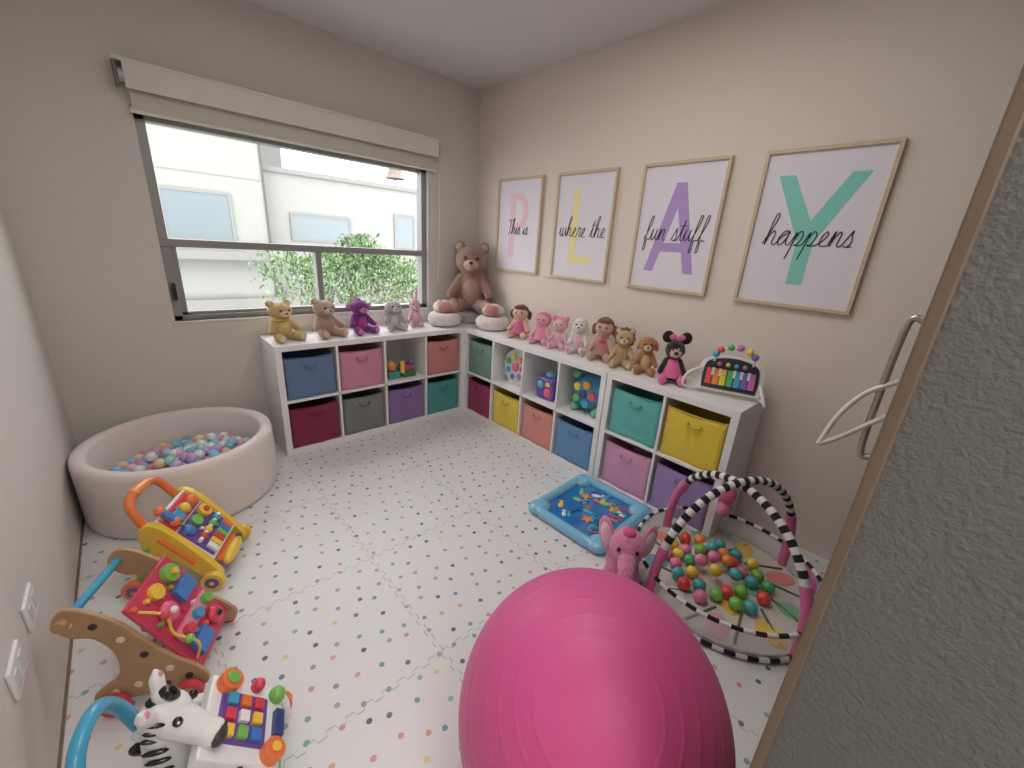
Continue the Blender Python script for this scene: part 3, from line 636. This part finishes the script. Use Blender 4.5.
# ================= EXTERIOR =================
st=mat((138,138,134),.95,bump=.3,bscale=20,vary=.05,name='exterior_stucco'); st2=mat((122,122,120),.95); wg=mat((108,118,122),.3,coat=.1); dkl=mat((84,84,84),.9)
Y=5
g=group('neighbour_building')
make('shell',[(bx(-5,-.55,Y,Y+4,-3,2.85),st),(bx(-.55,8,Y+.25,Y+4,-3,2.45),st),(bx(-5,-.5,Y-.04,Y,2.80,2.88),st2),(bx(-.5,8,Y+.2,Y+.25,2.40,2.48),st2),
  (bx(-2.2,.3,Y+2,Y+5,2.5,3.9),st2),(bx(-1.6,.5,Y+1.7,Y+2,3.35,3.45),dkl),(bx(-2.6,-1.2,Y+.6,Y+2,2.8,3.5),st),(bx(-2.6,-1.2,Y+.57,Y+.6,3.42,3.5),dkl),
  (bx(-5,-.4,Y-.3,Y,.98,1.10),st2),(bx(-5,8,Y-.15,Y,.2,.35),st2),(bx(-.57,-.54,Y-.02,Y+.25,-3,2.85),dkl),(bx(-5,-.55,Y-.005,Y,2.2,2.215),st2)],g)
it=[]
for (a,b_,c_,d_,yy) in((-1.9,-1.08,1.28,1.93,Y),(-.1,.9,1.35,1.74,Y+.25),(1.9,2.3,1.3,1.9,Y+.25)):
    it+=[(bx(a,b_,yy-.02,yy,c_,d_),wg),(bx(a-.04,b_+.04,yy-.03,yy+.005,c_-.04,c_),st2),(bx(a-.04,b_+.04,yy-.03,yy+.005,d_,d_+.04),st2),(bx(a-.04,a,yy-.03,yy+.005,c_,d_),st2),(bx(b_,b_+.04,yy-.03,yy+.005,c_,d_),st2)]
make('facade_windows',it,g)
g=group('patio_umbrella',(2.2,Y+.8,2.46))
make('canopy',[(lathe([(.0,.75),(.10,.55),(.16,.30),(.22,.22)],10),mat((120,110,104),.9))],g,smooth=False)
make('pole',[(cyl((0,0,0),(0,0,.8),.02,n=8),st2)],g)
make('ground_outside',[(bx(-20,20,.2,30,-3.1,-3),mat((140,140,136),.95))])
g=group('leafy_tree',(-.1,2.7,-3))
make('trunk',[(tube(cat([(0,0,0),(.05,.05,1.5),(-.05,0,3),(0,0,3.8)],5),[.07]*15+[.03],8),mat((95,80,65),.9))],g)
items=[]
lm=[mat((54,82,42),.6),mat((82,110,60),.6),mat((118,140,96),.6)]
for k in range(3):
    V=[];F=[]
    for i in range(2800):
        x=random.gauss(0.12,.6)
        if abs(x)>1.15: continue
        top=4.33+.10*math.sin(x*5+1)+.06*math.sin(x*13)-.16*abs(x)**2; z=top-abs(random.gauss(0,.42)); y=random.gauss(0,.28)
        s=random.uniform(.016,.042); e=Euler((random.uniform(0,6),random.uniform(0,6),random.uniform(0,6))).to_matrix(); o=len(V)
        for q in((-s,0,0),(0,-s*.45,0),(s,0,0),(0,s*.45,0)): V.append(Vector((x,y,z))+e@Vector(q))
        F.append((o,o+1,o+2,o+3))
    items.append(((V,F),lm[k]))
make('foliage',items,g,smooth=False)

# ================= LIGHT =================
w=bpy.data.worlds.new('World'); SC.world=w; w.use_nodes=True; bg=w.node_tree.nodes['Background']
bg.inputs[0].default_value=(.97,.985,1,1); bg.inputs[1].default_value=5.4
def area(name,loc,size,power,color,rot=(0,0,0)):
    l=bpy.data.lights.new(name,'AREA'); l.energy=power; l.color=color; l.size=size
    o=bpy.data.objects.new(name,l); COL.objects.link(o); o.location=loc; o.rotation_euler=rot
area('room_fill_light',(-1.5,-2.1,H-.03),1.3,20,(1,.97,.93))  # added fill light below the ceiling, out of view, brightens the room
area('hall_fill_light',(-2.2,-4.0,H-.03),.9,27,(1,.96,.92))  # added unseen hallway light, fills the room from behind the camera

# ================= CAMERA =================
cx,cy,cz,yaw,pit,rol,f=-2.4617,-3.1948,1.4599,-.7615,-.3264,.0666,406.1
fw=Vector((-math.sin(yaw)*math.cos(pit),math.cos(yaw)*math.cos(pit),math.sin(pit)))
r=Vector((math.cos(yaw),math.sin(yaw),0)); u=r.cross(fw); c_,s_=math.cos(rol),math.sin(rol)
r2=c_*r+s_*u; u2=-s_*r+c_*u
cd=bpy.data.cameras.new('camera'); co=bpy.data.objects.new('camera',cd); COL.objects.link(co)
cd.sensor_width=36; cd.lens=36*f/1024; cd.clip_start=.02
M=Matrix((r2,u2,-fw)).transposed().to_4x4(); M.translation=(cx,cy,cz); co.matrix_world=M
SC.camera=co
SC.view_settings.view_transform='Standard'
SC.view_settings.look='None'
